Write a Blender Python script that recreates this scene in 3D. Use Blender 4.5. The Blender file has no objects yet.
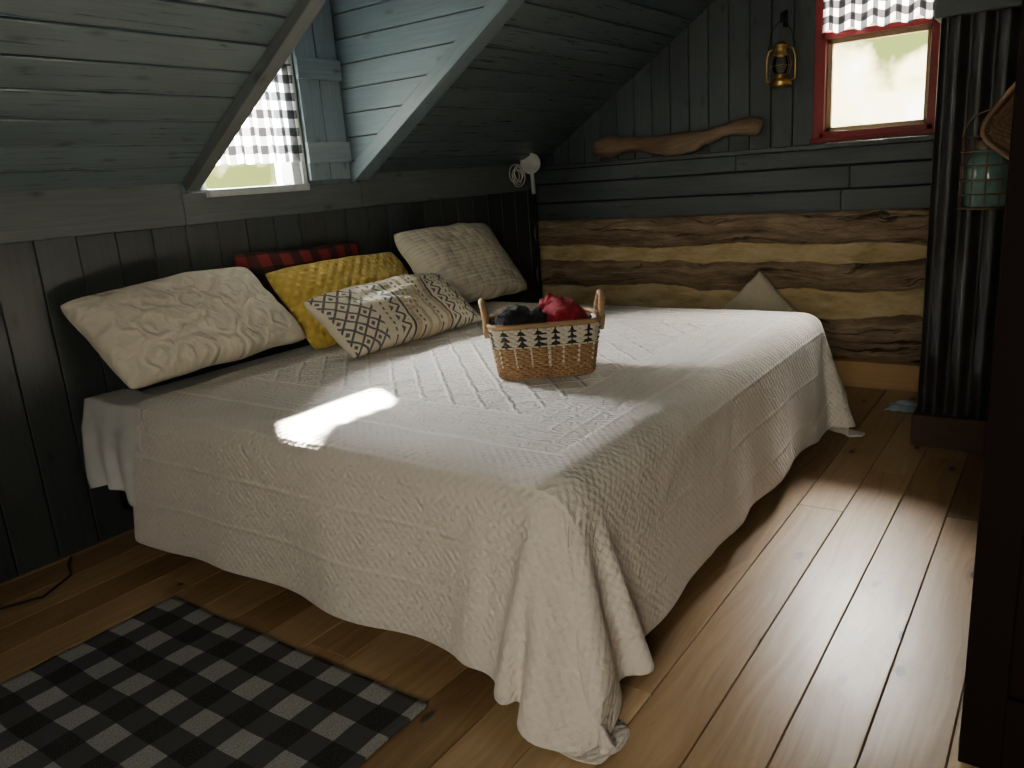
import bpy, math, random, bmesh
from mathutils import Vector, Matrix, noise
random.seed(7)
C=bpy.context; D=bpy.data
pi=math.pi
# ------------------------------------------------------------ shader helpers
class E:
    def __init__(s,nt,sock): s.nt=nt; s.s=sock
    def _m(s,op,*o,clamp=False):
        n=s.nt.nodes.new('ShaderNodeMath'); n.operation=op; n.use_clamp=clamp
        for i,a in enumerate((s,)+o):
            if isinstance(a,E): s.nt.links.new(a.s,n.inputs[i])
            else: n.inputs[i].default_value=a
        return E(s.nt,n.outputs[0])
    def __add__(s,o): return s._m('ADD',o)
    def __radd__(s,o): return s._m('ADD',o)
    def __sub__(s,o): return s._m('SUBTRACT',o)
    def __rsub__(s,o): return (s*-1)+o
    def __mul__(s,o): return s._m('MULTIPLY',o)
    def __rmul__(s,o): return s._m('MULTIPLY',o)
    def __truediv__(s,o): return s._m('DIVIDE',o)
    def lt(s,o): return s._m('LESS_THAN',o)
    def gt(s,o): return s._m('GREATER_THAN',o)
    def fr(s): return s._m('FRACT')
    def ab(s): return s._m('ABSOLUTE')
    def sin(s): return s._m('SINE')
    def mn(s,o): return s._m('MINIMUM',o)
    def mx(s,o): return s._m('MAXIMUM',o)
    def pw(s,o): return s._m('POWER',o)
    def sat(s): return s._m('ADD',0.0,clamp=True)
    def fl(s): return s._m('FLOOR')
    def tri(s): # triangle wave 0..1..0 of period 1
        return ((s.fr()-0.5).ab())*2.0
def newmat(name):
    m=D.materials.new(name); m.use_nodes=True; nt=m.node_tree
    b=nt.nodes['Principled BSDF']
    return m,nt,b
def uvxy(nt,which='UV'):
    t=nt.nodes.new('ShaderNodeTexCoord'); s=nt.nodes.new('ShaderNodeSeparateXYZ')
    nt.links.new(t.outputs[which],s.inputs[0])
    return E(nt,s.outputs[0]),E(nt,s.outputs[1]),E(nt,s.outputs[2])
def comb(nt,x,y,z=0.0):
    c=nt.nodes.new('ShaderNodeCombineXYZ')
    for i,a in enumerate((x,y,z)):
        if isinstance(a,E): nt.links.new(a.s,c.inputs[i])
        else: c.inputs[i].default_value=a
    return c.outputs[0]
def attr(nt,name='rnd'):
    a=nt.nodes.new('ShaderNodeAttribute'); a.attribute_name=name
    return E(nt,a.outputs['Fac'])
def nz(nt,vec,scale=5,detail=3,rough=.5,dist=0):
    n=nt.nodes.new('ShaderNodeTexNoise'); n.inputs['Scale'].default_value=scale
    n.inputs['Detail'].default_value=detail; n.inputs['Roughness'].default_value=rough
    n.inputs['Distortion'].default_value=dist
    nt.links.new(vec,n.inputs['Vector']); return E(nt,n.outputs['Fac'])
def vor(nt,vec,scale=5,dim='3D'):
    n=nt.nodes.new('ShaderNodeTexVoronoi'); n.voronoi_dimensions=dim; n.inputs['Scale'].default_value=scale
    nt.links.new(vec,n.inputs['Vector']); return E(nt,n.outputs['Distance'])
def ramp(nt,fac,stops):
    r=nt.nodes.new('ShaderNodeValToRGB'); el=r.color_ramp.elements
    while len(el)<len(stops): el.new(.5)
    for e,(p,c) in zip(el,stops):
        e.position=p; e.color=(*c,1) if len(c)==3 else c
    nt.links.new(fac.s,r.inputs[0]); return r.outputs[0]
def mixc(nt,fac,a,b,bt='MIX'):
    n=nt.nodes.new('ShaderNodeMix'); n.data_type='RGBA'; n.blend_type=bt
    if isinstance(fac,E): nt.links.new(fac.s,n.inputs[0])
    else: n.inputs[0].default_value=fac
    for i,a_ in ((6,a),(7,b)):
        if isinstance(a_,tuple): n.inputs[i].default_value=(*a_,1)
        else: nt.links.new(a_,n.inputs[i])
    return n.outputs[2]
def bump(nt,b,h,strength=.5,dist=.01):
    n=nt.nodes.new('ShaderNodeBump'); n.inputs['Strength'].default_value=strength
    n.inputs['Distance'].default_value=dist
    nt.links.new(h.s,n.inputs['Height']); nt.links.new(n.outputs[0],b.inputs['Normal'])
def setc(nt,b,c):
    if isinstance(c,tuple): b.inputs['Base Color'].default_value=(*c,1)
    else: nt.links.new(c,b.inputs['Base Color'])
def plain(name,c,rough=.5,metal=0,bumpamt=0,bscale=40,var=.2,spec=.5):
    m,nt,b=newmat(name); u,v,w=uvxy(nt,'Object')
    n=nz(nt,comb(nt,u,v,w),bscale,3)
    setc(nt,b,mixc(nt,n,tuple(x*(1-var) for x in c),tuple(min(1,x*(1+var*.8)) for x in c)))
    b.inputs['Roughness'].default_value=rough; b.inputs['Metallic'].default_value=metal
    b.inputs['Specular IOR Level'].default_value=spec
    if bumpamt: bump(nt,b,n,bumpamt,.004)
    return m
def painted(name,c1,c2,rough=.4,knots=True):
    m,nt,b=newmat(name); u,v,_=uvxy(nt); r=attr(nt)
    U=u+r*37.0; V=v+r*11.0
    g=nz(nt,comb(nt,U*2.0,V*38.0),1.6,5,.6,.6)
    big=nz(nt,comb(nt,U*1.2,V*2.5),2,2)
    k=vor(nt,comb(nt,U*2.0,V*5.0),1.0,'2D')
    kn=(0.09-k).mx(0.0)*14.0
    fac=(g*.6+big*.25+r*.25)
    col=ramp(nt,fac,[(.25,c1),(.8,c2)])
    if knots: col=mixc(nt,(kn*.6).sat(),col,tuple(x*.35 for x in c1))
    setc(nt,b,col)
    ro=g*.25+(rough-.1)
    nt.links.new(ro.s,b.inputs['Roughness'])
    bump(nt,b,g+kn*.3,.4,.003)
    return m
def wood(name,c1,c2,c3,rough=.35,bstr=.2,knots=True,vs=1.0):
    m,nt,b=newmat(name); u,v,_=uvxy(nt); r=attr(nt)
    U=u+r*31.0; V=v+r*17.0
    wv=nz(nt,comb(nt,U*14.0,V*14.0),1,2)
    k=vor(nt,comb(nt,U*1.5,V*3.6+wv*.05),1.0,'2D')
    halo=((0.16-k)*7.0).sat()
    warp=nz(nt,comb(nt,U*1.1,V*3.0),1.5,2)
    g=nz(nt,comb(nt,U*1.2,(V+warp*.12+halo*.05)*26.0*vs),1.5,5,.62,.5)
    fine=nz(nt,comb(nt,U*6.0,V*160.0),1.2,2)
    big=nz(nt,comb(nt,U*.8,V*2.0),1.5,2)
    fac=g*.55+big*.3+r*.42-fine*.08-.05
    col=ramp(nt,fac,[(.28,c1),(.52,c2),(.8,c3)])
    if knots:
        core=((0.052-k)*45.0).sat()
        col=mixc(nt,halo*.35,col,tuple(x*.5 for x in c1)); col=mixc(nt,core*.92,col,(.013,.011,.012))
    setc(nt,b,col)
    sm=nz(nt,comb(nt,u*3.0,v*3.0),1.3,3)
    scr=nz(nt,comb(nt,u*2.0+v*11.0,v*50.0-u*16.0),1.0,6,.75)
    s2=((nz(nt,comb(nt,u*5.0-v*3.0,v*26.0+u*9.0),1.2,2,.5,1.5)-.5).ab().lt(.006))
    s3=((nz(nt,comb(nt,u*16.0+v*5.0,v*6.0-u*4.0),1.0,2,.5,1.0)-.5).ab().lt(.005))
    scm=(s2+s3).sat()
    rr=sm*.10+scr*.12+scm*.25+(rough-.10)
    nt.links.new(rr.s,b.inputs['Roughness'])
    bump(nt,b,g*.6+scr*.5-scm*.5,bstr,.0025)
    return m
# ------------------------------------------------------------ mesh builder
class MB:
    def __init__(s): s.v=[];s.f=[];s.r=[];s.m=[];s.uv=[]
    def obox(s,o,a,b,c,mat=0,rnd=None):
        o=Vector(o);a=Vector(a);b=Vector(b);c=Vector(c)
        if a.cross(b).dot(c)<0: a,b=b,a
        L=[a.length,b.length,c.length]; li=L.index(max(L)); oth=[i for i in range(3) if i!=li]
        rnd=random.random() if rnd is None else rnd
        n=len(s.v)
        for k in (0,1):
            for j in (0,1):
                for i in (0,1):
                    s.v.append(o+a*i+b*j+c*k); s.r.append(rnd)
        P=[(i,j,k) for k in (0,1) for j in (0,1) for i in (0,1)]
        for q in ((0,2,3,1),(4,5,7,6),(0,1,5,4),(2,6,7,3),(0,4,6,2),(1,3,7,5)):
            s.f.append([n+t for t in q]); s.m.append(mat)
            s.uv.append([(P[t][li]*L[li], P[t][oth[0]]*L[oth[0]]+P[t][oth[1]]*L[oth[1]]) for t in q])
    def box(s,lo,hi,mat=0,rnd=None):
        s.obox(lo,(hi[0]-lo[0],0,0),(0,hi[1]-lo[1],0),(0,0,hi[2]-lo[2]),mat,rnd)
    def grid(s,nu,nv,fn,mat=0,uvf=None,cu=False,cv=False,rnd=0.5,flip=False):
        n=len(s.v); su=nu if cu else nu+1; sv=nv if cv else nv+1
        for j in range(sv):
            for i in range(su):
                s.v.append(Vector(fn(i/nu,j/nv))); s.r.append(rnd)
        for j in range(nv):
            for i in range(nu):
                i2=(i+1)%su; j2=(j+1)%sv
                q=[n+j*su+i,n+j*su+i2,n+j2*su+i2,n+j2*su+i]
                uv=[(i/nu,j/nv),((i+1)/nu,j/nv),((i+1)/nu,(j+1)/nv),(i/nu,(j+1)/nv)]
                if uvf: uv=[uvf(*t) for t in uv]
                if flip: q=q[::-1]; uv=uv[::-1]
                s.f.append(q); s.m.append(mat); s.uv.append(uv)
    def lathe(s,prof,center,seg=24,mat=0,axis=None):
        c=Vector(center); R=axis or Matrix.Identity(3); n=len(prof)-1
        def fn(u,v):
            k=min(n,int(round(v*n))); r,z=prof[k]
            return c+R@Vector((r*math.cos(2*pi*u),r*math.sin(2*pi*u),z))
        s.grid(seg,n,fn,mat,cu=True)
    def tube(s,pts,r,seg=8,mat=0,closed=False,caps=True):
        pts=[Vector(p) for p in pts]; n=len(pts)
        rs=r if isinstance(r,(list,tuple)) else [r]*n
        rings=[];up=None
        for i,p in enumerate(pts):
            if closed: t=pts[(i+1)%n]-pts[i-1]
            else: t=pts[min(n-1,i+1)]-pts[max(0,i-1)]
            t.normalize()
            if up is None:
                up=Vector((0,0,1)) if abs(t.z)<.9 else Vector((1,0,0))
            up=(up-t*up.dot(t)).normalized(); sd=t.cross(up)
            rings.append((p,up.copy(),sd,rs[i]))
        base=len(s.v)
        for p,u,sd,rr in rings:
            for k in range(seg):
                a=2*pi*k/seg; s.v.append(p+(u*math.cos(a)+sd*math.sin(a))*rr); s.r.append(.5)
        for i in range(n if closed else n-1):
            i2=(i+1)%n
            for k in range(seg):
                k2=(k+1)%seg
                s.f.append([base+i*seg+k,base+i*seg+k2,base+i2*seg+k2,base+i2*seg+k][::-1]); s.m.append(mat)
                s.uv.append([(i*.02,k/seg),(i*.02,(k+1)/seg),((i+1)*.02,(k+1)/seg),((i+1)*.02,k/seg)][::-1])
        if caps and not closed:
            s.f.append([base+k for k in range(seg)]); s.m.append(mat); s.uv.append([(0,0)]*seg)
            s.f.append([base+(n-1)*seg+k for k in range(seg)][::-1]); s.m.append(mat); s.uv.append([(0,0)]*seg)
    def build(s,name,mats,smooth=False,bevel=0,parent=None,loc=None,rotz=0,solid=0,sub=0):
        me=D.meshes.new(name); me.from_pydata([tuple(v) for v in s.v],[],s.f)
        for m in (mats if isinstance(mats,(list,tuple)) else [mats]): me.materials.append(m)
        uv=me.uv_layers.new(name='UVMap'); k=0
        for p,m,u in zip(me.polygons,s.m,s.uv):
            p.material_index=m; p.use_smooth=smooth
            for t in u: uv.data[k].uv=t; k+=1
        a=me.attributes.new('rnd','FLOAT','POINT')
        a.data.foreach_set('value',s.r)
        ob=D.objects.new(name,me); C.scene.collection.objects.link(ob)
        if loc: ob.location=loc
        ob.rotation_euler=(0,0,rotz)
        if bevel:
            b=ob.modifiers.new('b','BEVEL'); b.width=bevel; b.segments=2; b.limit_method='ANGLE'
        if solid:
            b=ob.modifiers.new('s','SOLIDIFY'); b.thickness=solid; b.offset=0
        if sub:
            b=ob.modifiers.new('ss','SUBSURF'); b.levels=sub; b.render_levels=sub
        if parent: ob.parent=parent
        return ob
def empty(name,loc=(0,0,0)):
    e=D.objects.new(name,None); C.scene.collection.objects.link(e); e.location=loc; return e
# ------------------------------------------------------------ materials
M_wall=painted('paint_slate_wall_shaded',(.013,.016,.018),(.046,.055,.059),.42)  # same slate paint as the tones below, with shade put into the colour
M_trim=painted('paint_slate_trim',(.050,.060,.063),(.135,.155,.16),.45)  # same slate paint; the trim's light level is put into its tone
M_ceil=painted('paint_slate_ceiling_lit',(.048,.068,.078),(.112,.146,.163),.28)  # same slate paint, lightened in colour for the light on the ceiling
M_dorm=painted('paint_slate_dormer_lit',(.10,.14,.165),(.20,.265,.305),.4)  # same slate paint with the bright dormer light put into its colour
M_shut=painted('paint_shutter_blue_lit',(.22,.29,.34),(.40,.49,.54),.45)  # lighter copy of the blue-grey paint: light on the shutter put into colour
M_far=painted('paint_slate_gable',(.022,.029,.033),(.062,.077,.085),.45)  # same slate paint; light level of the gable mixed into the tone
M_back=plain('dark_backing',(.006,.008,.009),.9)
M_floor=wood('pine_floor',(.19,.105,.045),(.36,.22,.105),(.52,.355,.19),.29,.25)
M_base=wood('pine_baseboard',(.25,.12,.045),(.42,.24,.10),(.5,.32,.15),.4)
M_yoke=wood('carved_wood',(.08,.048,.028),(.22,.14,.082),(.40,.28,.17),.55,.9,False)
M_red=plain('red_window_paint',(.26,.022,.025),.4)
M_white=plain('white_frame_paint',(.62,.66,.66),.45)
M_sash=plain('pine_sash',(.55,.42,.25),.45)
M_door=plain('dark_door_stain',(.006,.0022,.002),.8,0,0,40,.2,.15)
def logmat():
    m,nt,b=newmat('hewn_log'); u,v,_=uvxy(nt); r=attr(nt)
    U=u+r*9.0
    w=nz(nt,comb(nt,U*1.5,v*4.0),1.5,3)
    g=nz(nt,comb(nt,U*1.6,(v+w*.12)*42.0),1.5,8,.75,.6)
    cr=nz(nt,comb(nt,U*1.1,(v+w*.2)*16.0),1.5,6,.7,.8)
    big=nz(nt,comb(nt,U*2.2,v*9.0),1.2,5,.7)
    col=ramp(nt,g*.45+big*.6,[(.36,(.095,.062,.040)),(.48,(.25,.17,.105)),(.58,(.42,.30,.19)),(.72,(.64,.50,.34))])
    crack=((.42-cr)*12.0).sat()
    col=mixc(nt,crack*.88,col,(.022,.015,.010))
    setc(nt,b,col)
    b.inputs['Roughness'].default_value=.7; bump(nt,b,g*.6-crack*.8,1,.03); return m
M_log=logmat()
def chinkmat():
    m,nt,b=newmat('ochre_chinking'); u,v,w=uvxy(nt,'Object')
    n=nz(nt,comb(nt,u*1.0,v*1.0,w*3.0),6,6,.65)
    setc(nt,b,ramp(nt,n,[(.3,(.38,.27,.125)),(.5,(.56,.43,.22)),(.7,(.66,.54,.33))])); b.inputs['Roughness'].default_value=.85
    bump(nt,b,n,.9,.02); return m
M_chink=chinkmat()
def cormat():
    m,nt,b=newmat('weathered_corrugated_metal'); u,v,w=uvxy(nt,'Object')
    n=nz(nt,comb(nt,u*3.0,v*3.0,w*1.2),2.5,6,.65)
    setc(nt,b,ramp(nt,n,[(.35,(.022,.022,.024)),(.6,(.06,.06,.063)),(.75,(.11,.09,.075))]))
    b.inputs['Metallic'].default_value=.4; b.inputs['Roughness'].default_value=.42; bump(nt,b,n,.2,.004); return m
M_cor=cormat()
def checkmat(name,size,cw,ck,trans=0.0,cg=None,bumpw=False,fuzz=.6):
    m,nt,b=newmat(name); u,v,_=uvxy(nt)
    a=(u/(2*size)).fr().lt(.5); c=(v/(2*size)).fr().lt(.5)
    s=(a+c)*.5
    mid=cg or tuple((x*.35+y*.65) for x,y in zip(cw,ck))
    wv=nz(nt,comb(nt,u*90.0,v*90.0),4,2)
    col=ramp(nt,s+0.0,[(0,ck),(.25,mid),(.75,cw)])
    r=[n for n in nt.nodes if n.type=='VALTORGB'][0]; r.color_ramp.interpolation='CONSTANT'
    if fuzz>1:
        sp=((nz(nt,comb(nt,u*140.0,v*330.0),1,2)-.46)*5.0).sat()
        col=mixc(nt,sp*.6,col,mid)
    col=mixc(nt,((wv-.35)*min(fuzz,.6)).sat(),col,tuple(x*.5 for x in mid))
    setc(nt,b,col); b.inputs['Roughness'].default_value=.9
    if bumpw: bump(nt,b,nz(nt,comb(nt,u*60.0,v*200.0),2,3),1,.008)
    if trans:
        t=nt.nodes.new('ShaderNodeBsdfTranslucent'); nt.links.new(col,t.inputs[0])
        mx=nt.nodes.new('ShaderNodeMixShader'); mx.inputs[0].default_value=trans
        nt.links.new(b.outputs[0],mx.inputs[1]); nt.links.new(t.outputs[0],mx.inputs[2])
        nt.links.new(mx.outputs[0],nt.nodes['Material Output'].inputs[0])
    return m
M_curt=checkmat('buffalo_check_curtain',.040,(.72,.72,.68),(.004,.004,.0045),.5,(.055,.056,.058),False,0)
M_rug=checkmat('buffalo_check_rug',.082,(.46,.46,.46),(.010,.010,.011),0,(.075,.077,.083),True,1.2)
M_plaid=checkmat('buffalo_plaid_red',.062,(.22,.020,.020),(.008,.007,.008),0,(.055,.009,.010))
# bedspread
def quiltmat():
    m,nt,b=newmat('white_matelasse_quilt'); x,y,_=uvxy(nt)
    cx,cy=(x-1.20),(y-2.67)
    dx=(cx.ab()-.68); dy=(cy.ab()-.74); d=dx.mx(dy)   # <0 inside centre panel
    inside=d.lt(0); band=d.gt(0)*d.lt(.26); outer=d.gt(.26)
    wob=nz(nt,comb(nt,x,y),9,2)*.03
    la=((x+y+wob)/.13).tri(); lb=((x-y+wob)/.13).tri()
    lat=((la-.74).mx(0)+(lb-.74).mx(0))*4.0
    vx=x+nz(nt,comb(nt,x,y),14,2)*.06
    sc=((vor(nt,comb(nt,vx,y+wob),18)*20.0).sin()*.5+.5)
    puff=nz(nt,comb(nt,x,y),60,4,.6)
    cen=lat.sat()*1.2+(la*lb)*.3+sc*.35+puff*.5
    rib=((d/.065).tri()-.7).mx(0)*2.2
    bnd=sc*.28+puff*.6+rib*.6
    wf=((x*(2*pi/.03)).sin()*(y*(2*pi/.03)).sin())
    e1=((d-.26)/.17).tri(); edge=((e1-.86).mx(0))*3.0
    zone=(((d-.26)/.17).fr()-.5).ab().lt(.24)
    out=wf*.14+puff*.55+edge+sc*zone*.14
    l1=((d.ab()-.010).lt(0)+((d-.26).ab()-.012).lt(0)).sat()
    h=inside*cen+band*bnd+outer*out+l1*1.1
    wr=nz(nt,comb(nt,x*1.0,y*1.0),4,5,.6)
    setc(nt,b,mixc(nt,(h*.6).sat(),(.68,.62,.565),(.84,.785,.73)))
    b.inputs['Roughness'].default_value=.85
    b.inputs['Sheen Weight'].default_value=.2
    bump(nt,b,h+wr*3.4,1.0,.009); return m
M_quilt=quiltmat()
M_sheet=plain('white_sheet',(.6,.6,.6),.8,0,.2,12)
def fabric(name,c,kind):
    m,nt,b=newmat(name); x,y,_=uvxy(nt)
    k_=.12
    if kind=='floral':
        n=nz(nt,comb(nt,x,y),9,2); vd=vor(nt,comb(nt,x+n*.12,y+n*.12),9)
        h=(vd*14.0).sin()*.5+.5
        h=h*.7+nz(nt,comb(nt,x,y),50,2)*.4
        D_=.012
    elif kind=='cable':
        w=((x*26.0+((y*30.0).sin())*.9)); a=w.sin().ab(); bb=((x*26.0-((y*30.0).sin())*.9)).sin().ab()
        h=a.mx(bb)*.9+(y*260.0).sin()*.12; D_=.014
    elif kind=='dots':
        h=((x+y)/.06).tri()*((x-y)/.06).tri(); h=h+nz(nt,comb(nt,x,y),70,2)*.3; D_=.012; k_=.25
    else:
        h=nz(nt,comb(nt,x,y),60,3); D_=.004
    setc(nt,b,mixc(nt,h.sat(),tuple(k*(1-k_) for k in c),c)); b.inputs['Roughness'].default_value=.9
    b.inputs['Sheen Weight'].default_value=.15
    bump(nt,b,h,.9,D_); return m
M_cream=fabric('cream_floral_pillow',(.86,.79,.65),'floral')
M_cable=fabric('cream_cable_knit',(.82,.74,.59),'cable')
M_yel=fabric('mustard_tufted',(.60,.42,.075),'dots')
M_canvas=fabric('cream_canvas',(.62,.55,.40),'plain')
def geomat():
    m,nt,b=newmat('geometric_woven_pillow'); x,y,_=uvxy(nt)
    X=x-.0
    def inband(a,c): return X.gt(a)*X.lt(c)
    diam=(((X/.07).tri()+(y/.07).tri())-1.0).ab().lt(.22)
    dot=(((X/.07).tri()+(y/.07).tri())).lt(.35)
    zz=(((X/.045)+((y/.06).tri())*.9).fr()).lt(.42)
    dash=((y/.03).fr().lt(.55))*((X/.03).fr().lt(.35))
    black=(inband(.02,.23)*(diam+dot).sat()+inband(.25,.29)*dash+inband(.31,.37)*zz+inband(.385,.40)
           +inband(.44,.47)*dash+inband(.57,.60)*dash+inband(.64,.655)+inband(.67,.73)*zz+inband(.75,.79)*dash+inband(.80,.86)*(diam)).sat()
    tuft=(inband(.405,.435)+inband(.48,.50)+inband(.54,.56)+inband(.61,.635)).sat()
    n=nz(nt,comb(nt,x,y),90,2)
    tf=tuft*(((y/.022).tri())*.6+.4)
    col=mixc(nt,tuft*.7,(.70,.63,.50),(.52,.38,.19))
    col=mixc(nt,black*(n*.5+.62).sat(),col,(.022,.026,.042))
    setc(nt,b,col); b.inputs['Roughness'].default_value=.9
    bump(nt,b,tf*1.4+n*.3+black*.25,.9,.01); return m
M_geo=geomat()
def basketmat():
    m,nt,b=newmat('woven_seagrass'); u,v,_=uvxy(nt)
    NT=20.0
    n=nz(nt,comb(nt,u*60.0,v*24.0),1.5,4)
    straw=ramp(nt,n,[(.3,(.14,.07,.028)),(.55,(.32,.185,.085)),(.75,(.52,.36,.20))])
    cu=(u*NT).fr()-.5; cv=((v-.62)/.33)
    tri=((1.0-(cv*3.0).fr())*.36)*(1.1-cv*.5)
    tree=cu.ab().lt(tri)*cv.gt(0)*cv.lt(1)
    stem=cu.ab().lt(.05)*cv.gt(-.15)*cv.lt(1)
    bandm=v.gt(.60)*v.lt(.95)
    white=mixc(nt,n,(.42,.38,.30),(.62,.57,.48))
    bc=mixc(nt,(tree+stem).sat(),white,(.012,.012,.012))
    stitch=((u*NT+.5).fr()-.5).ab().lt(.05)*v.gt(.22)*v.lt(.62)
    col=mixc(nt,stitch,straw,(.6,.55,.45))
    col=mixc(nt,bandm,col,bc)
    setc(nt,b,col); b.inputs['Roughness'].default_value=.75; bump(nt,b,n,.5,.003); return m
M_bask=basketmat()
M_straw=plain('straw_rope',(.32,.19,.09),.7,0,.8,120)
M_wick=plain('wicker',(.26,.16,.095),.7,0,.8,90)
M_blackk=plain('black_knit',(.012,.012,.013),.95,0,1,160)
M_redk=plain('crimson_knit',(.26,.006,.018),.9,0,1,160)
M_brass=plain('brass',(.62,.42,.14),.28,1,0)
M_iron=plain('black_iron',(.012,.012,.013),.5,.6)
M_wire=plain('rusty_wire',(.20,.13,.08),.5,.6)
M_lamp=plain('white_plastic',(.7,.7,.68),.35)
M_blue=plain('pale_blue_cloth',(.30,.38,.44),.85)
M_darkwood=plain('dark_base_wood',(.06,.03,.016),.6,0,.4,30)
def glass(name,c,r=.05):
    m,nt,b=newmat(name); t=nt.nodes.new('ShaderNodeBsdfTransparent'); t.inputs[0].default_value=(*c,1)
    g=nt.nodes.new('ShaderNodeBsdfGlossy'); g.inputs['Roughness'].default_value=r
    fr=nt.nodes.new('ShaderNodeFresnel'); fr.inputs[0].default_value=1.45
    mx=nt.nodes.new('ShaderNodeMixShader'); nt.links.new(fr.outputs[0],mx.inputs[0])
    nt.links.new(t.outputs[0],mx.inputs[1]); nt.links.new(g.outputs[0],mx.inputs[2])
    nt.links.new(mx.outputs[0],nt.nodes['Material Output'].inputs[0]); return m
M_glass=glass('clear_glass',(.95,.95,.93))
M_teal=plain('aqua_glass',(.13,.25,.245),.1,0,0,14,.5)
# ------------------------------------------------------------ room shell
XR=5.0; YB=-1.6; YF=4.97; YL=4.85
def zs(x): return 1.41+.655*x
ZC=2.5; XT=(ZC-1.41)/.655
D0,D1=2.13,3.11     # dormer opening along Y
# floor
mb=MB(); w=.17; x=2.57-w*16
while x<XR:
    y=YB-random.random()*2
    while y<YF:
        L=random.uniform(2.2,4.2)
        if y+L>YB: mb.box((x+.0016,max(y,YB-.1)+.001,-.03),(x+w-.0016,min(y+L,YF+.1)-.001,0))
        y+=L
    x+=w
mb.box((-.1,YB-.1,-.12),(XR+.1,YF+.1,-.03),1)
fl=mb.build('floor',[M_floor,M_back],bevel=.002)
# left wall
WH=(2.20,2.77,1.385,1.98)  # window hole y0,y1,z0,z1
mb=MB()
mb.box((-.14,YB-.14,-.1),(-.02,YF+.14,1.385),1)
y=1.34-.16*18-.06
random.seed(3)
while y<YF:
    mb.box((-.02,y+.002,0),(0,y+.158,1.245)); y+=.16
for a,b,t in ((YB,.9,1.425),(.9,D0-.05,1.425),(D0-.05,D1+.05,1.38),(D1+.05,4.97,1.425)):
    mb.box((-.02,a,1.245),(.018,b-.002,t),2)
mb.build('wall_left',[M_wall,M_back,M_trim],bevel=.004)
mb=MB()
mb.box((-.14,D0-.2,1.385),(-.02,WH[0],2.7),1); mb.box((-.14,WH[1],1.385),(-.02,D1+.2,2.7),1)
mb.box((-.14,WH[0],WH[3]),(-.02,WH[1],2.7),1)
mb.box((-.02,D0-.05,1.38),(0,WH[0],2.46)); 
y=WH[1]
while y<D1: mb.box((-.02,y+.001,1.38),(0,min(y+.13,D1+.02)-.001,2.46)); y+=.13
y=WH[0]
while y<WH[1]-.01: mb.box((-.02,y+.001,WH[3]),(0,y+.141,2.46)); y+=.1425
mb.build('wall_dormer',[M_dorm,M_back],bevel=.003)
# sloped ceiling
sd=Vector((1,0,.655)).normalized(); sn=Vector((-.655,0,1)).normalized()
mb=MB()
def slope_sec(y0,y1):
    s=0; Ls=XT/sd.x
    w=.142
    while s<Ls:
        w2=min(w,Ls-s+.02)
        o=Vector((0,y0,1.41))+sd*(s+.0035)
        cuts=[y0,y1]
        if y1-y0>2: cuts=[y0,y0+random.uniform(.8,2.6),y1]
        for a,b in zip(cuts,cuts[1:]):
            oo=o.copy(); oo.y=a
            mb.obox(oo,sd*(w2-.007),(0,b-a-.002,0),sn*.02,0)
        s+=w
    mb.obox(Vector((0,y0,1.41))+sn*.02-sd*.15,sd*(Ls+.3),(0,y1-y0,0),sn*.1,1)
slope_sec(YB-.1,D0-.021); slope_sec(D1+.021,YF+.1)
x=XT
while x<XR: mb.box((x+.002,YB-.1,ZC),(min(x+.14,XR)-.002,YF+.1,ZC+.02)); x+=.14
mb.box((XT-.1,YB-.1,ZC+.02),(XR+.1,YF+.1,ZC+.15),1)
x=-.02
while x<XT: mb.box((x,D0-.02,2.46),(x+.138,D1+.02,2.48),2); x+=.14
mb.box((-.14,D0-.2,2.48),(XT+.2,D1+.2,2.65),1)
mb.build('ceiling',[M_ceil,M_back,M_dorm],bevel=.005)
# dormer cheeks
def cheek(name,y,dirn):
    mb=MB(); z=1.37
    while z<2.46:
        zt=min(z+.118,2.46)
        xa=(z-1.41)/.655+.06; xb=(zt-1.41)/.655+.06
        ys=[y,y+.02*dirn]; n=len(mb.v); rn=random.random()
        P=[(0,z+.002),(max(.005,xa),z+.002),(max(.01,xb),zt-.002),(0,zt-.002)]
        for yy in ys:
            for px,pz in P: mb.v.append(Vector((px,yy,pz))); mb.r.append(rn)
        F=[(0,1,2,3),(4,7,6,5),(0,4,5,1),(1,5,6,2),(2,6,7,3),(3,7,4,0)]
        for q in F:
            q2=q if dirn>0 else q[::-1]
            mb.f.append([n+t for t in q2]); mb.m.append(0)
            mb.uv.append([(P[t%4][0],P[t%4][1]+(.02 if t>3 else 0)) for t in q2])
        z+=.12
    lo,hi=sorted((y+.02*dirn,y+.12*dirn))
    n=len(mb.v)
    T=[(-.1,1.40),(XT+.1,ZC+.10),(-.1,ZC+.10)]
    for yy in (lo,hi):
        for px,pz in T: mb.v.append(Vector((px,yy,pz))); mb.r.append(0)
    for q in ((0,1,2),(5,4,3),(0,3,4,1),(1,4,5,2),(2,5,3,0)):
        mb.f.append([n+t for t in q]); mb.m.append(1); mb.uv.append([(0,0)]*len(q))
    return mb.build(name,[M_dorm,M_back],bevel=.003)
cheek('wall_dormer_left',D0,-1); cheek('wall_dormer_right',D1,1)
def casing(name,y0,y1,mat,dep=.045):
    mb=MB(); o=Vector((.019,y0,1.41+.655*.019))-sn*dep
    mb.obox(o,sd*(XT/sd.x-.02),(0,y1-y0,0),sn*(dep+.03)); return mb.build(name,[mat],bevel=.004)
casing('trim_1',D0-.045,D0+.022,M_trim); casing('trim_2',D1-.022,D1+.09,M_dorm)
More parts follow.
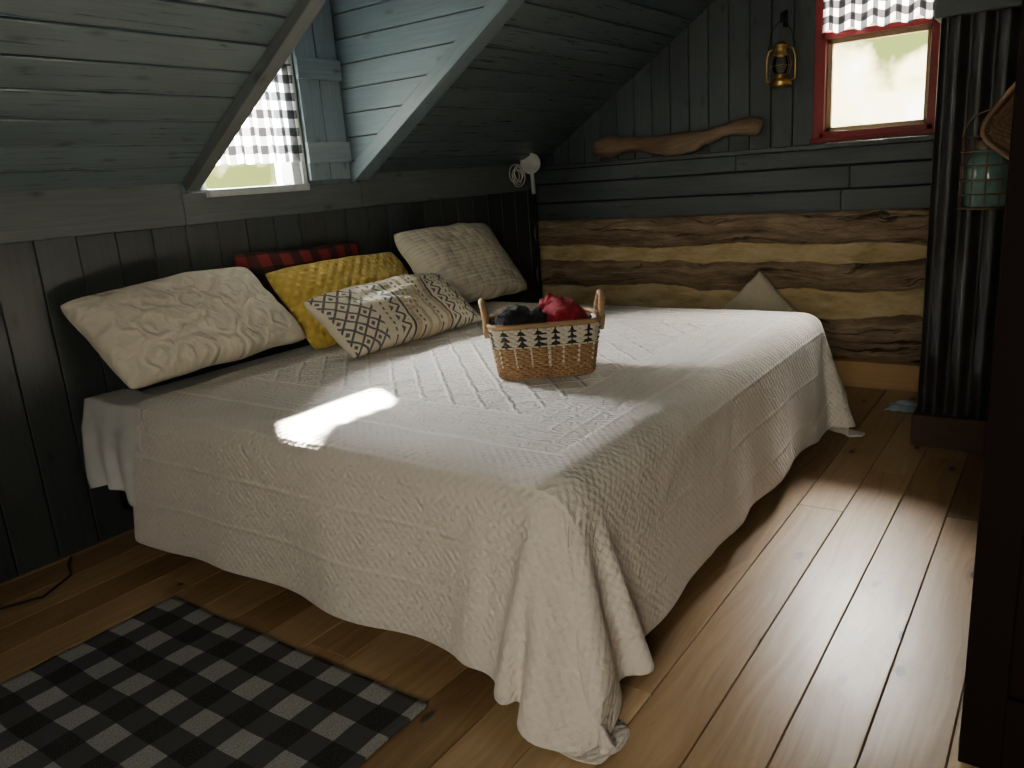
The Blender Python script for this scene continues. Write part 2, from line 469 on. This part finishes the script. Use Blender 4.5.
# far wall
hx=(1.945,2.535,1.44,2.33)
mb=MB()
def bw(lo,hi,m=1): mb.box(lo,hi,m)
bw((-.14,YF+.02,-.1),(hx[0],YF+.14,2.7)); bw((hx[1],YF+.02,-.1),(XR+.14,YF+.14,2.7))
bw((hx[0],YF+.02,-.1),(hx[1],YF+.14,hx[2])); bw((hx[0],YF+.02,hx[3]),(hx[1],YF+.14,2.7))
x=-.0
edges=[]
while x<XR: edges.append(x); x+=.128
edges.append(XR)
for a,b in zip(edges,edges[1:]):
    cuts=sorted(set([a,b]+[h for h in hx[:2] if a<h<b]))
    for p,q in zip(cuts,cuts[1:]):
        ztop=min(ZC+.02,zs(q)+.03); g0=.003 if p==a else 0; g1=.003 if q==b else 0
        c=(p+q)/2
        if hx[0]<c<hx[1]:
            mb.box((p+g0,YF,1.38),(q-g1,YF+.02,hx[2])); mb.box((p+g0,YF,hx[3]),(q-g1,YF+.02,ztop))
        else:
            mb.box((p+g0,YF,1.38),(q-g1,YF+.02,ztop))
mb.build('wall_far',[M_far,M_back],bevel=.005)
mb=MB()
mb.box((0.02,YL+.05,0),(XR,YF+.02,1.375),1)
for z0,z1 in ((1.022,1.145),(1.149,1.275),(1.279,1.375)):
    cuts=[0.02,random.uniform(1.2,2.3),XR]
    for a,b in zip(cuts,cuts[1:]): mb.box((a,YL,z0+.002),(b-.003,YL+.05,z1-.002))
mb.box((0.0,YL-.03,1.375),(XR,YF,1.402),2)
mb.build('trim_3',[M_far,M_back,M_far],bevel=.004)
def logrow(mb,z0,z1,seed,mat,depth,wob=.018):
    def edge(x,k): return noise.noise(Vector((x*1.7,k*5.1+seed,0)))*wob+noise.noise(Vector((x*6,k*3+seed,4)))*wob*.4+noise.noise(Vector((x*19,k*3+seed,4)))*.007*(1-mat)
    def fn(u,v):
        x=.02+u*3.3
        a=z0+edge(x,0); b=z1+edge(x,1)
        z=a+(b-a)*v
        bulge=depth*(max(0,math.sin(pi*v))**.5)
        y=YL+.045-bulge+noise.noise(Vector((x*3,z*14,seed)))*.016*(1 if mat==0 else .5)+noise.noise(Vector((x*1.2,z*40,seed)))*.012*(1 if mat==0 else 0)
        return (x,y,z)
    mb.grid(300,18,fn,mat,uvf=lambda u,v:(u*3.3,v*(z1-z0)+seed),rnd=seed*.13%1)
mb=MB()
logrow(mb,.83,1.035,1,0,.075,.035); logrow(mb,.56,.73,2,0,.075,.05); logrow(mb,.15,.42,3,0,.075,.04)
logrow(mb,.68,.89,4,1,.012,.004); logrow(mb,.36,.62,5,1,.012,.004)
mb.build('wall_far_logs',[M_log,M_chink],smooth=True)
mb=MB(); mb.box((.02,YL-.03,0),(XR,YL+.05,.155)); mb.build('baseboard_far',[M_base],bevel=.004)
# right, back wall
mb=MB()
y=YB
while y<YF: mb.box((XR,y+.002,0),(XR+.02,y+.158,ZC+.02)); y+=.16
mb.box((XR+.02,YB-.14,-.1),(XR+.14,YF+.14,2.7),1); mb.build('wall_right',[M_wall,M_back],bevel=.003)
bh=(2.9,4.3,.95,2.1)
mb=MB()
for m,(ya_,yb_) in ((0,(YB-.02,YB)),(1,(YB-.14,YB-.02))):
    mb.box((-.14,ya_,-.1),(bh[0],yb_,2.6),m); mb.box((bh[1],ya_,-.1),(XR+.14,yb_,2.6),m)
    mb.box((bh[0],ya_,-.1),(bh[1],yb_,bh[2]),m); mb.box((bh[0],ya_,bh[3]),(bh[1],yb_,2.6),m)
mb.build('wall_back',[M_wall,M_back])
mb=MB()
for a,b in (((bh[0],bh[2]),(bh[1],bh[2]+.05)),((bh[0],bh[3]-.05),(bh[1],bh[3])),((bh[0],bh[2]),(bh[0]+.05,bh[3])),((bh[1]-.05,bh[2]),(bh[1],bh[3])),((3.58,bh[2]),(3.62,bh[3]))):
    mb.box((a[0],YB-.1,a[1]),(b[0],YB+.01,b[1]))
mb.build('window_fill_back',[M_red],bevel=.003)  # unseen window added behind the camera to let in fill light
# ------------------------------------------------------------ windows
w1=empty('window_1')
mb=MB(); y0,y1,z0,z1=WH
mb.box((-.13,y0,z0),(.0,y0+.02,z1)); mb.box((-.13,y1-.05,z0),(.0,y1,z1)); mb.box((-.13,y0,z1-.03),(0,y1,z1))
mb.box((-.13,y0-.0,z0-.03),(.045,y1+.01,z0+.004))
mb.box((-.10,y0+.02,z1-.07),(-.06,y1-.03,z1-.03))
mb.box((0,y1,z0-.01),(.015,y1+.028,z1+.03))
mb.build('frame',[M_white],bevel=.003,parent=w1)
mb=MB(); mb.box((-.085,y0+.02,z0+.01),(-.082,y1-.03,z1-.06)); mb.build('pane',[M_glass],parent=w1)
def curtain(name,fn,W,Hh):
    mb=MB(); mb.grid(120,24,fn,0,uvf=lambda u,v:(u*W,v*Hh)); return mb.build(name,[M_curt],smooth=True)
def c1(u,v):
    y=y0-.0+u*(y1-y0); z=1.495+v*.445+ (1-v)*.003*math.sin(u*38)
    return (.028+.012*math.sin(u*40+math.sin(v*3)*.6)*(1.1-.6*v),y,z)
curtain('curtain',c1,.75,.44)
mb=MB(); mb.tube([(.028,y0-.01,1.945),(.028,y1+.0,1.945)],.006); mb.build('curtain_rod',[M_iron],smooth=True)
sh=empty('window_shutter')
mb=MB()
for a,b in ((2.812,2.945),(2.952,3.085)): mb.box((.004,a,1.40),(.026,b,2.42))
for a,b in ((1.485,1.585),(1.885,1.985),(2.3,2.39)): mb.box((.026,2.80,a),(.046,3.088,b))
mb.build('boards',[M_shut],bevel=.003,parent=sh)
w2=empty('window_2'); mb=MB(); a0,a1,b0,b1=hx
for lo,hi in (((a0-.03,b0-.02),(a0+.03,b1+.03)),((a1-.03,b0-.02),(a1+.03,b1+.03)),((a0,b0-.02),(a1,b0+.025)),((a0,b1-.03),(a1,b1+.03)),((a0,1.965),(a1,2.0))):
    mb.box((lo[0],YF-.022,lo[1]),(hi[0],YF+.13,hi[1]))
mb.box((a0-.04,YF-.04,b0-.03),(a1+.04,YF,b0-.005))
mb.build('frame',[M_red],bevel=.003,parent=w2)
mb=MB()
for lo,hi in (((a0+.03,b0+.025),(a0+.055,1.965)),((a1-.055,b0+.025),(a1-.03,1.965)),((a0+.03,b0+.025),(a1-.03,b0+.05)),((a0+.03,1.94),(a1-.03,1.965))):
    mb.box((lo[0],YF+.03,lo[1]),(hi[0],YF+.07,hi[1]))
mb.build('sash',[M_sash],bevel=.002,parent=w2)
mb=MB(); mb.box((a0+.03,YF+.05,b0+.03),(a1-.03,YF+.053,b1-.03)); mb.build('pane',[M_glass],parent=w2)
def c2(u,v):
    x=1.96+u*.56; z=1.995+v*.33+(1-v)*.012*math.sin(u*31)
    return (x,4.925+.014*math.sin(u*34+v)*(1.1-.5*v),z)
curtain('window_valance',c2,.78,.33)
mb=MB(); mb.tube([(1.93,4.925,2.32),(2.55,4.925,2.32)],.006); mb.build('valance_rod',[M_iron],smooth=True)
# ------------------------------------------------------------ corrugated partition
YC=3.93; mb=MB(); PR=.088
mb.grid(420,2,lambda u,v:(2.685+u*1.5,YC+.004+.017*math.sin(u*1.5/PR*2*pi),.15+v*1.70),0,flip=True)
mb.grid(240,2,lambda u,v:(2.685+.012*math.sin(u*.85/PR*2*pi),YC+.0+u*.90,.15+v*1.70),0)
mb.build('wall_partition_corrugated',[M_cor],smooth=True)
mb=MB(); mb.box((2.70,YC+.03,0),(4.2,YL-.01,ZC)); mb.build('wall_partition',[M_back])
mb=MB(); mb.box((2.665,YC-.03,0),(4.2,YC+.03,.15)); mb.box((2.665,YC+.03,0),(2.70,YL-.04,.15)); mb.build('baseboard_partition',[M_darkwood],bevel=.004)
mb=MB(); mb.box((2.66,YC-.04,1.85),(4.2,YC+.03,2.0)); mb.box((2.66,YC+.03,1.85),(2.70,YL-.04,2.0))
x=2.68
while x<4.1: mb.box((x+.002,YC-.01,2.0),(x+.148,YC+.03,ZC)); x+=.15
mb.build('trim_4',[M_far],bevel=.004)
# door near camera
dr=empty('door_1'); mb=MB(); dX=3.10
mb.box((dX,1.75,.01),(dX+.08,1.79,2.02)); mb.box((dX+.7,1.75,.01),(dX+.78,1.79,2.02))
for a,b in ((.01,.2),(.95,1.07),(1.90,2.02)): mb.box((dX+.08,1.75,a),(dX+.7,1.79,b))
mb.box((dX+.08,1.765,.2),(dX+.7,1.775,1.9))
mb.build('leaf',[M_door],bevel=.003,parent=dr)
mb=MB(); mb.lathe([(.001,-.05),(.02,-.05),(.028,-.035),(.02,-.02),(.01,-.015),(.01,.0)],(dX+.74,1.75,1.0),16,axis=Matrix.Rotation(-pi/2,3,'X')); mb.build('knob',[M_iron],smooth=True,parent=dr)
# ------------------------------------------------------------ bed
bed=empty('bed')
BX0,BX1,BY0,BY1,BZ=.06,2.27,1.48,3.86,.61
mb=MB(); mb.box((BX0,BY0,.33),(BX1,BY1,BZ))
mat=mb.build('mattress',[M_sheet],parent=bed)
bv=mat.modifiers.new('b','BEVEL'); bv.width=.08; bv.segments=6
mb=MB(); mb.box((BX0+.03,BY0+.03,.14),(BX1-.03,BY1-.03,.335)); mb.build('box_spring',[M_iron],bevel=.01,parent=bed)
mb=MB()
for px in (.2,1.15,2.1):
    for py in (1.6,2.65,3.7): mb.tube([(px,py,0),(px,py,.15)],.022,12)
mb.build('base_and_legs',[M_iron],parent=bed)
# loose sheet hanging at the head corner
def sheetf(u,v):
    x=.05+.40*u
    if v<.35:
        return (x,BY0+.16-.16*v/.35,BZ+.006+.004*math.sin(u*9))
    k=(v-.35)/.65
    return (x+.02*k*math.sin(u*7),BY0-.025*min(1,k*4)-.02*k-.018*k*math.sin(u*17+1.5*math.sin(k*3)),BZ+.006-.36*k*(1-.15*math.sin(u*3.1+.4))-.02*min(1,k*6))
mb=MB(); mb.grid(50,40,sheetf,0); ob=mb.build('hanging_sheet',[M_sheet],smooth=True,parent=bed); s_=ob.modifiers.new('s','SOLIDIFY'); s_.thickness=.004
# coverlet: cloth simulated over the bed volume
dx=.03; OV=.49; X0,X1=.36,BX1+OV; Y0,Y1=BY0-OV,BY1+OV
nx=int((X1-X0)/dx); ny=int((Y1-Y0)/dx)
def cf(u,v):
    x=X0+u*(X1-X0); y=Y0+v*(Y1-Y0)
    return (x,y,BZ+.018+.008*noise.noise(Vector((x*4,y*4,2))))
mb=MB(); mb.grid(nx,ny,cf,0,uvf=lambda u,v:(X0+u*(X1-X0),Y0+v*(Y1-Y0)))
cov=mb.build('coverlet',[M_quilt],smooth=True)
vg=cov.vertex_groups.new(name='pin')
vg.add([j*(nx+1)+i for j in range(ny+1) for i in range(2) if BY0+.12<Y0+j/ny*(Y1-Y0)<BY1-.12],1.0,'REPLACE')
bpy.ops.mesh.primitive_plane_add(size=8,location=(2,2,0)); fc=C.object; fc.name='tmp_floor'
fc.modifiers.new('col','COLLISION'); fc.collision.thickness_outer=.006; fc.collision.cloth_friction=20
mb=MB(); mb.box((BX0,BY0,.02),(BX1,BY1,BZ)); bc=mb.build('tmp_body',[M_iron])
bvm=bc.modifiers.new('b','BEVEL'); bvm.width=.08; bvm.segments=6
bc.modifiers.new('col','COLLISION'); bc.collision.thickness_outer=.008; bc.collision.cloth_friction=30
cl=cov.modifiers.new('cloth','CLOTH'); st=cl.settings
st.quality=7; st.mass=.5; st.tension_stiffness=18; st.compression_stiffness=14; st.shear_stiffness=5
st.bending_stiffness=.8; st.air_damping=1.2; st.vertex_group_mass='pin'
cl.collision_settings.distance_min=.006; cl.collision_settings.collision_quality=3
NF=60
cl.point_cache.frame_start=1; cl.point_cache.frame_end=NF+2
sc=C.scene
for fnum in range(1,NF+1): sc.frame_set(fnum)
dg=C.evaluated_depsgraph_get(); ev=cov.evaluated_get(dg)
nm=D.meshes.new_from_object(ev)
cov.modifiers.clear(); cov.data=nm
D.objects.remove(fc); D.objects.remove(bc)
sc.frame_set(1)
# let the hem flare outward and ripple, as heavy quilted cotton does
for v in nm.vertices:
    co_=v.co; k=max(0,min(1,(BZ-.08-co_.z)/.5))
    cxp=min(max(co_.x,X0),BX1-.1); cyp=min(max(co_.y,BY0+.1),BY1-.1)
    d=Vector((co_.x-cxp,co_.y-cyp,0))
    if d.length>1e-4 and k>0:
        d.normalize()
        t=co_.x+co_.y*1.0
        corner=max(0,min(1,1-math.hypot(co_.x-BX1-.03,co_.y-BY0+.03)/.28))
        amp=.05*k**1.2+ .018*k*math.sin(t*11+2*noise.noise(Vector((t*2,1,0))))+.04*k*noise.noise(Vector((t*2.2,0,5)))+.05*k*corner
        v.co+=d*amp
        v.co.z-=.05*k*corner
        v.co.z=max(v.co.z,.006)
    elif k<=0 and co_.z>BZ-.05:
        v.co.z+=.008*max(0,noise.noise(Vector((co_.x*3.2,co_.y*3.2,3))))+.007*max(0,noise.noise(Vector((co_.x*8,co_.y*5,7))))
for p in nm.polygons: p.use_smooth=True
s=cov.modifiers.new('s','SOLIDIFY'); s.thickness=.008; s.offset=1
s=cov.modifiers.new('ss','SUBSURF'); s.levels=1; s.render_levels=1
cov.parent=bed
# ------------------------------------------------------------ pillows
def pillow(name,w,h,t,center,W,Hv,mat,seed=0):
    W=Vector(W).normalized(); Hv=Vector(Hv).normalized(); N=W.cross(Hv).normalized()
    if N.x<0: N=-N
    c=Vector(center); n=40; mb=MB()
    for side in (1,-1):
        def fn(u,v):
            s_=2*u-1; t_=2*v-1
            e=max(0,(1-s_*s_)*(1-t_*t_))
            th=t/2*(e**.36)*(1+.26*noise.noise(Vector((s_*1.6+seed,t_*1.6,seed))))
            rc=1-.055*(s_*s_*t_*t_)**2
            px=w/2*s_*(1-.06*(1-t_*t_))*rc; py=h/2*t_*(1-.08*(1-s_*s_))*rc
            px+=.008*noise.noise(Vector((t_*2,seed,1)))*s_; py+=.012*noise.noise(Vector((s_*2.5,seed,4)))*t_
            wr=(.012*noise.noise(Vector((s_*4,t_*4,seed+side)))+.006*noise.noise(Vector((s_*9,t_*9,seed+side))))*(e**.3)
            return c+W*px+Hv*py+N*(side*th+wr-.02*s_*s_)
        flip=(W.cross(Hv).dot(N)*side)<0
        mb.grid(n,n,fn,0,uvf=lambda u,v:(u*w,v*h),flip=flip)
    ob=mb.build(name,[mat],smooth=True,sub=1)
    wl=ob.modifiers.new('w','WELD'); wl.merge_threshold=.0008
    ob.modifiers.move(1,0)
    return ob
def lean(a): return (-math.sin(math.radians(a)),0,math.cos(math.radians(a)))
pillow('cream_pillow',.88,.46,.23,(.25,1.89,.865),(.04,1,0.035),(-.62,-.14,.70),M_cream,1)
pillow('plaid_pillow',.84,.46,.09,(.08,2.68,.875),(0,1,-.02),lean(10),M_plaid,2)
pillow('mustard_pillow',.88,.48,.16,(.32,2.76,.835),(.03,1,0),lean(40),M_yel,3)
pillow('cable_knit_pillow',.90,.54,.22,(.32,3.64,.885),(-.02,1,-.03),(-.60,.02,.78),M_cable,4)
pillow('geometric_lumbar_pillow',.92,.38,.16,(.65,2.70,.785),(.04,1,0),lean(50),M_geo,5)
pillow('cream_floor_cushion',.50,.50,.14,(1.70,4.62,.37),(.70,.1,.70),(-.70,.1,.70),M_canvas,6)
# ------------------------------------------------------------ basket on bed
bk=empty('wicker_basket',(1.63,2.41,BZ+.03)); bk.rotation_euler=(0,0,math.radians(37.8))
def se0(a,b,t,p=5):
    c_,s_=math.cos(2*pi*t),math.sin(2*pi*t)
    return a*math.copysign(abs(c_)**(2/p),c_), b*math.copysign(abs(s_)**(2/p),s_)
NT_=4000; acc=[0]; pr=se0(.187,.126,0)
for i in range(1,NT_+1):
    q=se0(.187,.126,i/NT_); acc.append(acc[-1]+math.hypot(q[0]-pr[0],q[1]-pr[1])); pr=q
import bisect
def se(a,b,u):
    t=bisect.bisect_left(acc,(u%1.0)*acc[-1])/NT_
    return se0(a,b,t)
mb=MB(); NU=320; RW=22; SK=40
def bf(u,v):
    a=.172+.030*v; b=.115+.022*v
    row=v*RW; wv=.0034*math.sin(2*pi*SK*u+pi*int(row))*abs(math.sin(pi*row))
    x,y=se(a,b,u); r=math.hypot(x,y); k=1+(wv+.0028*abs(math.sin(pi*row)))/r
    return (x*k,y*k,v*.195)
mb.grid(NU,RW*6,bf,0,cu=True)
mb.grid(60,4,lambda u,v:(se(.172*v,.115*v,u)[0],se(.172*v,.115*v,u)[1],.004),1,cu=True)
mb.build('woven_body',[M_bask,M_straw],smooth=True,parent=bk,solid=.004)
mb=MB()
pts=[(se(.203,.138,i/64)[0],se(.203,.138,i/64)[1],.197) for i in range(64)]
mb.tube(pts,.008,8,closed=True)
for sx in (-1,1):
    P=[]
    for i in range(29):
        a=pi*i/28
        P.append((sx*(.207+.012*math.sin(a)),.058*math.cos(a),.15+.04*min(1,math.sin(a)*3)+.085*math.sin(a)))
    mb.tube(P,[.012+.002*math.sin(i*2.2) for i in range(29)],10)
mb.build('rim_and_handles',[M_straw],smooth=True,parent=bk)
def lump(name,loc,sc_,seed,mat,par,fr=3.0,amp=.3):
    mb=MB()
    def fn(u,v):
        th=2*pi*u; ph=pi*v
        d=Vector((math.sin(ph)*math.cos(th),math.sin(ph)*math.sin(th),math.cos(ph)))
        n1=(noise.noise(d*fr+Vector((seed,0,0))))*amp; n2=abs(noise.noise(d*fr*2.0+Vector((0,seed,0))))*amp*.3
        k=1+n1+n2-.1
        return (loc[0]+d.x*sc_[0]*k,loc[1]+d.y*sc_[1]*k,loc[2]+d.z*sc_[2]*k)
    mb.grid(80,50,fn,0,cu=True); return mb.build(name,[mat],smooth=True,parent=par)
lump('black_scarf',(-.105,.0,.175),(.085,.10,.075),3,M_blackk,bk,2.0)
lump('black_scarf_fold',(-.03,-.03,.19),(.06,.06,.05),8,M_blackk,bk,2.2)
lump('red_scarf',(.075,.01,.185),(.095,.095,.075),12,M_redk,bk,2.0,.35)
lump('red_scarf_fold',(.04,.05,.225),(.05,.05,.05),17,M_redk,bk,2.2,.35)
# ------------------------------------------------------------ rug
mb=MB()
mb.grid(70,50,lambda u,v:(.73+u*1.18+.004*noise.noise(Vector((v*8,u,3))),.42+v*.89+.006*noise.noise(Vector((u*6,v,0))),.012+.0015*noise.noise(Vector((u*12,v*12,1)))),0,uvf=lambda u,v:(u*1.18,v*.89))
ob=mb.build('checkered_rug',[M_rug],smooth=True); s=ob.modifiers.new('s','SOLIDIFY'); s.thickness=.009; s.offset=-1
# ------------------------------------------------------------ yoke on ledge
mb=MB(); P=[];R=[]
prof=[(0,.0,.036),(.03,.008,.060),(.10,.014,.066),(.20,.018,.050),(.30,.012,.044),(.42,-.006,.060),(.52,-.012,.072),(.60,-.004,.066),(.70,.020,.044),(.80,.048,.037),(.88,.058,.042),(.95,.058,.058),(.985,.054,.056),(1,.052,.036)]
def ip(t):
    for (a,b,c),(d,e,f_) in zip(prof,prof[1:]):
        if t<=d:
            k=(t-a)/(d-a); k=k*k*(3-2*k); return b+(e-b)*k,c+(f_-c)*k
    return prof[-1][1:]
for i in range(121):
    t=i/120; dz,r=ip(t); P.append((.50+1.13*t,4.905+.01*math.sin(t*7),1.477+dz+.006*noise.noise(Vector((t*9,0,0))))); R.append(r*(1+.12*noise.noise(Vector((t*14,2,0)))))
mb.tube(P,R,28)
for v in mb.v:
    v.y=4.905+(v.y-4.905)*.75
    q=noise.noise(Vector((v.x*6,v.y*25,v.z*25)))*.008; v.z+=q; v.y+=q
mb.build('carved_wooden_yoke',[M_yoke],smooth=True)
# ------------------------------------------------------------ brass hurricane lantern
lt=empty('brass_hurricane_lantern',(1.745,4.885,1.735))
mb=MB()
mb.lathe([(0.001,0),(.055,0),(.062,.006),(.062,.035),(.052,.046),(.03,.05),(.03,.06),(.04,.064),(.04,.07),(.02,.075)],(0,0,0),28)
mb.lathe([(.044,.165),(.046,.17),(.034,.185),(.032,.215),(.044,.222),(.03,.235),(.012,.245),(.001,.247)],(0,0,0),28)
for s_ in (-1,1):
    mb.tube([(s_*.05,0,.03),(s_*.078,0,.04),(s_*.082,0,.09),(s_*.08,0,.16),(s_*.068,0,.20),(s_*.035,0,.212)],.006,8)
    for q in (-1,1): mb.tube([(s_*.04,q*.02,.07),(s_*.052,q*.024,.115),(s_*.042,q*.02,.165)],.0018,5)
mb.tube([(.052*math.cos(a),.052*math.sin(a),.115) for a in [2*pi*i/24 for i in range(24)]],.0018,5,closed=True)
mb.build('metal_body',[M_brass],smooth=True,parent=lt)
mb=MB(); mb.lathe([(.026,.07),(.04,.09),(.046,.115),(.04,.145),(.032,.168)],(0,0,0),24); mb.build('globe',[M_glass],smooth=True,parent=lt)
mb=MB(); mb.tube([(-.075+.0,0,.19)]+[(-.072*math.cos(a),0,.20+.15*math.sin(a)) for a in [pi*i/16 for i in range(17)]],.0025,6)
mb.tube([(0,.09,.38),(0,.04,.40),(0,.0,.395),(0,-.012,.37),(0,-.005,.35),(0,.006,.352)],.005,8); mb.box((-.012,.075,.33),(.012,.085,.42))
mb.build('bail_and_hook',[M_iron],smooth=True,parent=lt)
# ------------------------------------------------------------ wire lantern with aqua glass jar on partition
wl=empty('wire_cage_jar_lantern',(2.905,3.81,1.09)); mb=MB()
Rr=.100
for k in range(12):
    a=2*pi*k/12; mb.tube([(Rr*math.cos(a),Rr*math.sin(a),0),(Rr*math.cos(a),Rr*math.sin(a),.28)],.0025,6)
for z in (0,.056,.112,.168,.224,.28):
    mb.tube([((Rr+.002)*math.cos(2*pi*i/28),(Rr+.002)*math.sin(2*pi*i/28),z) for i in range(28)],.0035,6,closed=True)
for k in range(6):
    a=pi*k/6; mb.tube([(Rr*math.cos(a),Rr*math.sin(a),0),(-Rr*math.cos(a),-Rr*math.sin(a),0)],.002,5)
mb.tube([(-Rr,0,.28)]+[(-Rr*math.cos(a),0,.28+.10*math.sin(a)) for a in [pi*i/14 for i in range(15)]],.004,6)
mb.build('wire_cage',[M_wire],smooth=True,parent=wl)
mb=MB(); mb.lathe([(.001,.004),(.072,.004),(.082,.015),(.082,.18),(.066,.21),(.05,.225),(.05,.25)],(0,0,0),28); mb.build('jar',[M_teal],smooth=True,parent=wl)
mb=MB(); mb.lathe([(.055,.235),(.055,.26),(.05,.265),(.001,.265)],(0,0,0),24); mb.build('jar_lid',[M_wire],smooth=True,parent=wl)
mb=MB(); mb.tube([(0,0,.385),(0,.02,.395),(0,.10,.395),(0,.115,.395)],.005,8); mb.build('hook',[M_iron],smooth=True,parent=wl)
# hanging squarish wicker basket (hung by one corner, rim tilted)
wb=empty('hanging_wicker_basket',(3.075,3.64,1.43)); mb=MB()
ca,sa=math.cos(math.radians(52)),math.sin(math.radians(52))
def sq(t,r,p=4.5):
    c_,s_=math.cos(2*pi*t),math.sin(2*pi*t)
    x_=r*math.copysign(abs(c_)**(2/p),c_); z_=r*.82*math.copysign(abs(s_)**(2/p),s_)
    return x_*ca-z_*sa, x_*sa+z_*ca
def wf_(u,v):
    r=.012+.148*min(1,v*1.6)+.012*max(0,v-.625)
    x_,z_=sq(u,r); row=v*26
    rip=.004*abs(math.sin(pi*row))*math.sin(36*pi*u+pi*int(row))
    dep=.055-.11*max(0,(v-.60)/.40)
    return (x_*(1+rip*5),dep+rip,z_*(1+rip*5))
mb.grid(216,104,wf_,0,cu=True)
mb.tube([(sq(i/72,.168)[0],-.057,sq(i/72,.168)[1]) for i in range(72)],.010,8,closed=True)
mb.build('woven_body',[M_wick],smooth=True,parent=wb)
mb=MB(); mb.tube([(0.0,-.02,.165),(0,.0,.30),(0,.10,.46),(0,.25,.49)],.005,8); mb.build('hook',[M_iron],smooth=True,parent=wb)
# ------------------------------------------------------------ reading lamp in corner
fl2=empty('reading_lamp',(.10,4.74,0)); mb=MB()
mb.lathe([(.001,0),(.09,0),(.09,.015),(.02,.025),(.001,.03)],(0,0,0),24); mb.tube([(0,0,.02),(0,0,.8),(0,0,1.30),(.0,-.01,1.36),(.0,-.02,1.40)],.009,8)
mb.build('pole',[M_iron],smooth=True,parent=fl2)
dv=Vector((.45,-.86,.1)).normalized()
Rm=dv.to_track_quat('Z','Y').to_matrix(); mb=MB()
mb.lathe([(.001,-.06),(.028,-.055),(.044,-.03),(.064,.02),(.070,.045),(.067,.045),(.056,.02),(.001,.0)],(0,-.02,1.42),24,axis=Rm)
mb.tube([(0,-.015,1.37),(0,-.01,1.30),(0,-.008,1.22)],.014,10)
mb.build('head',[M_lamp],smooth=True,parent=fl2)
mb=MB(); P=[]
for i in range(110):
    a=i*.30; P.append((-.02+.01*math.sin(a*.37),-.17+.06*math.cos(a)*(1-.3*math.sin(a*.21))+.02*math.sin(a*.13),1.35+.055*math.sin(a)+.02*math.sin(a*.3)))
P.append((0,-.05,1.36))
mb.tube(P,.004,6); mb.build('coiled_cable',[M_lamp],smooth=True,parent=fl2)
mb=MB(); mb.tube([(.04,1.30,.008),(.10,1.26,.008),(.2,1.22,.008),(.28,1.08,.008),(.22,.95,.008),(.1,.8,.008),(.05,.5,.008)],.004,6); mb.build('power_cord',[M_iron],smooth=True)
mb=MB()
mb.grid(30,20,lambda u,v:(2.46+.15*u+.02*v,4.40+.13*v,.006+.03*abs(noise.noise(Vector((u*3,v*3,1))))+.03*math.sin(pi*u)*math.sin(pi*v)),0)
ob=mb.build('folded_cloth',[M_blue],smooth=True); s=ob.modifiers.new('s','SOLIDIFY'); s.thickness=.005; s.offset=-1
# ------------------------------------------------------------ lights / world
w=D.worlds.new('World'); C.scene.world=w; w.use_nodes=True; nt=w.node_tree; bg=nt.nodes['Background']
u,v,zz=uvxy(nt,'Generated'); n=nz(nt,comb(nt,u*1.0,v*1.0,zz*1.0),13,4)
nt.links.new(ramp(nt,n,[(.40,(.12,.145,.035)),(.53,(.95,.83,.42)),(.64,(1,.96,.85))]),bg.inputs[0]); bg.inputs[1].default_value=11
def area(name,loc,tgt,sx,sy,pw,col):
    l=D.lights.new(name,'AREA'); l.shape='RECTANGLE'; l.size=sx; l.size_y=sy; l.energy=pw; l.color=col
    o=D.objects.new(name,l); C.scene.collection.objects.link(o); o.location=loc
    o.rotation_euler=(Vector(tgt)-Vector(loc)).to_track_quat('-Z','Y').to_euler(); return o
sun=D.lights.new('sun','SUN'); sun.energy=1000; sun.angle=math.radians(2.2); sun.color=(1,.93,.80)
so=D.objects.new('sun',sun); C.scene.collection.objects.link(so)
so.rotation_euler=Vector((1.2,-.69,-.80)).to_track_quat('-Z','Y').to_euler()
area('skylight_dormer',(-.55,2.5,2.1),(.6,2.4,1.3),1.0,1.0,1600,(.93,.96,1))
area('skylight_far',(2.2,5.6,2.6),(2.0,4.2,1.2),1.2,.8,1300,(1,.96,.89))
area('fill_back',(3.6,-2.0,1.7),(2.2,1.8,1.1),1.4,1.1,50,(1,.95,.91))  # added fill lamp, shining in through the unseen rear window
# ------------------------------------------------------------ camera
f=790.;ro=math.radians(4.23);p=math.radians(14.7);ya=math.radians(35.84)
Hf=Vector((-math.sin(ya),math.cos(ya),0)); S=Vector((math.cos(ya),math.sin(ya),0)); Z=Vector((0,0,1))
U=math.sin(p)*Hf+math.cos(p)*Z; F=math.cos(p)*Hf-math.sin(p)*Z
cx=math.cos(ro)*S-math.sin(ro)*U; cy=math.sin(ro)*S+math.cos(ro)*U
cam=D.cameras.new('camera'); co=D.objects.new('camera',cam); C.scene.collection.objects.link(co)
Mx=Matrix((cx,cy,-F)).transposed().to_4x4(); Mx.translation=Vector((3.21,0,1.35)); co.matrix_world=Mx
cam.sensor_width=36; cam.lens=f/1024*36; cam.clip_start=.02
C.scene.camera=co
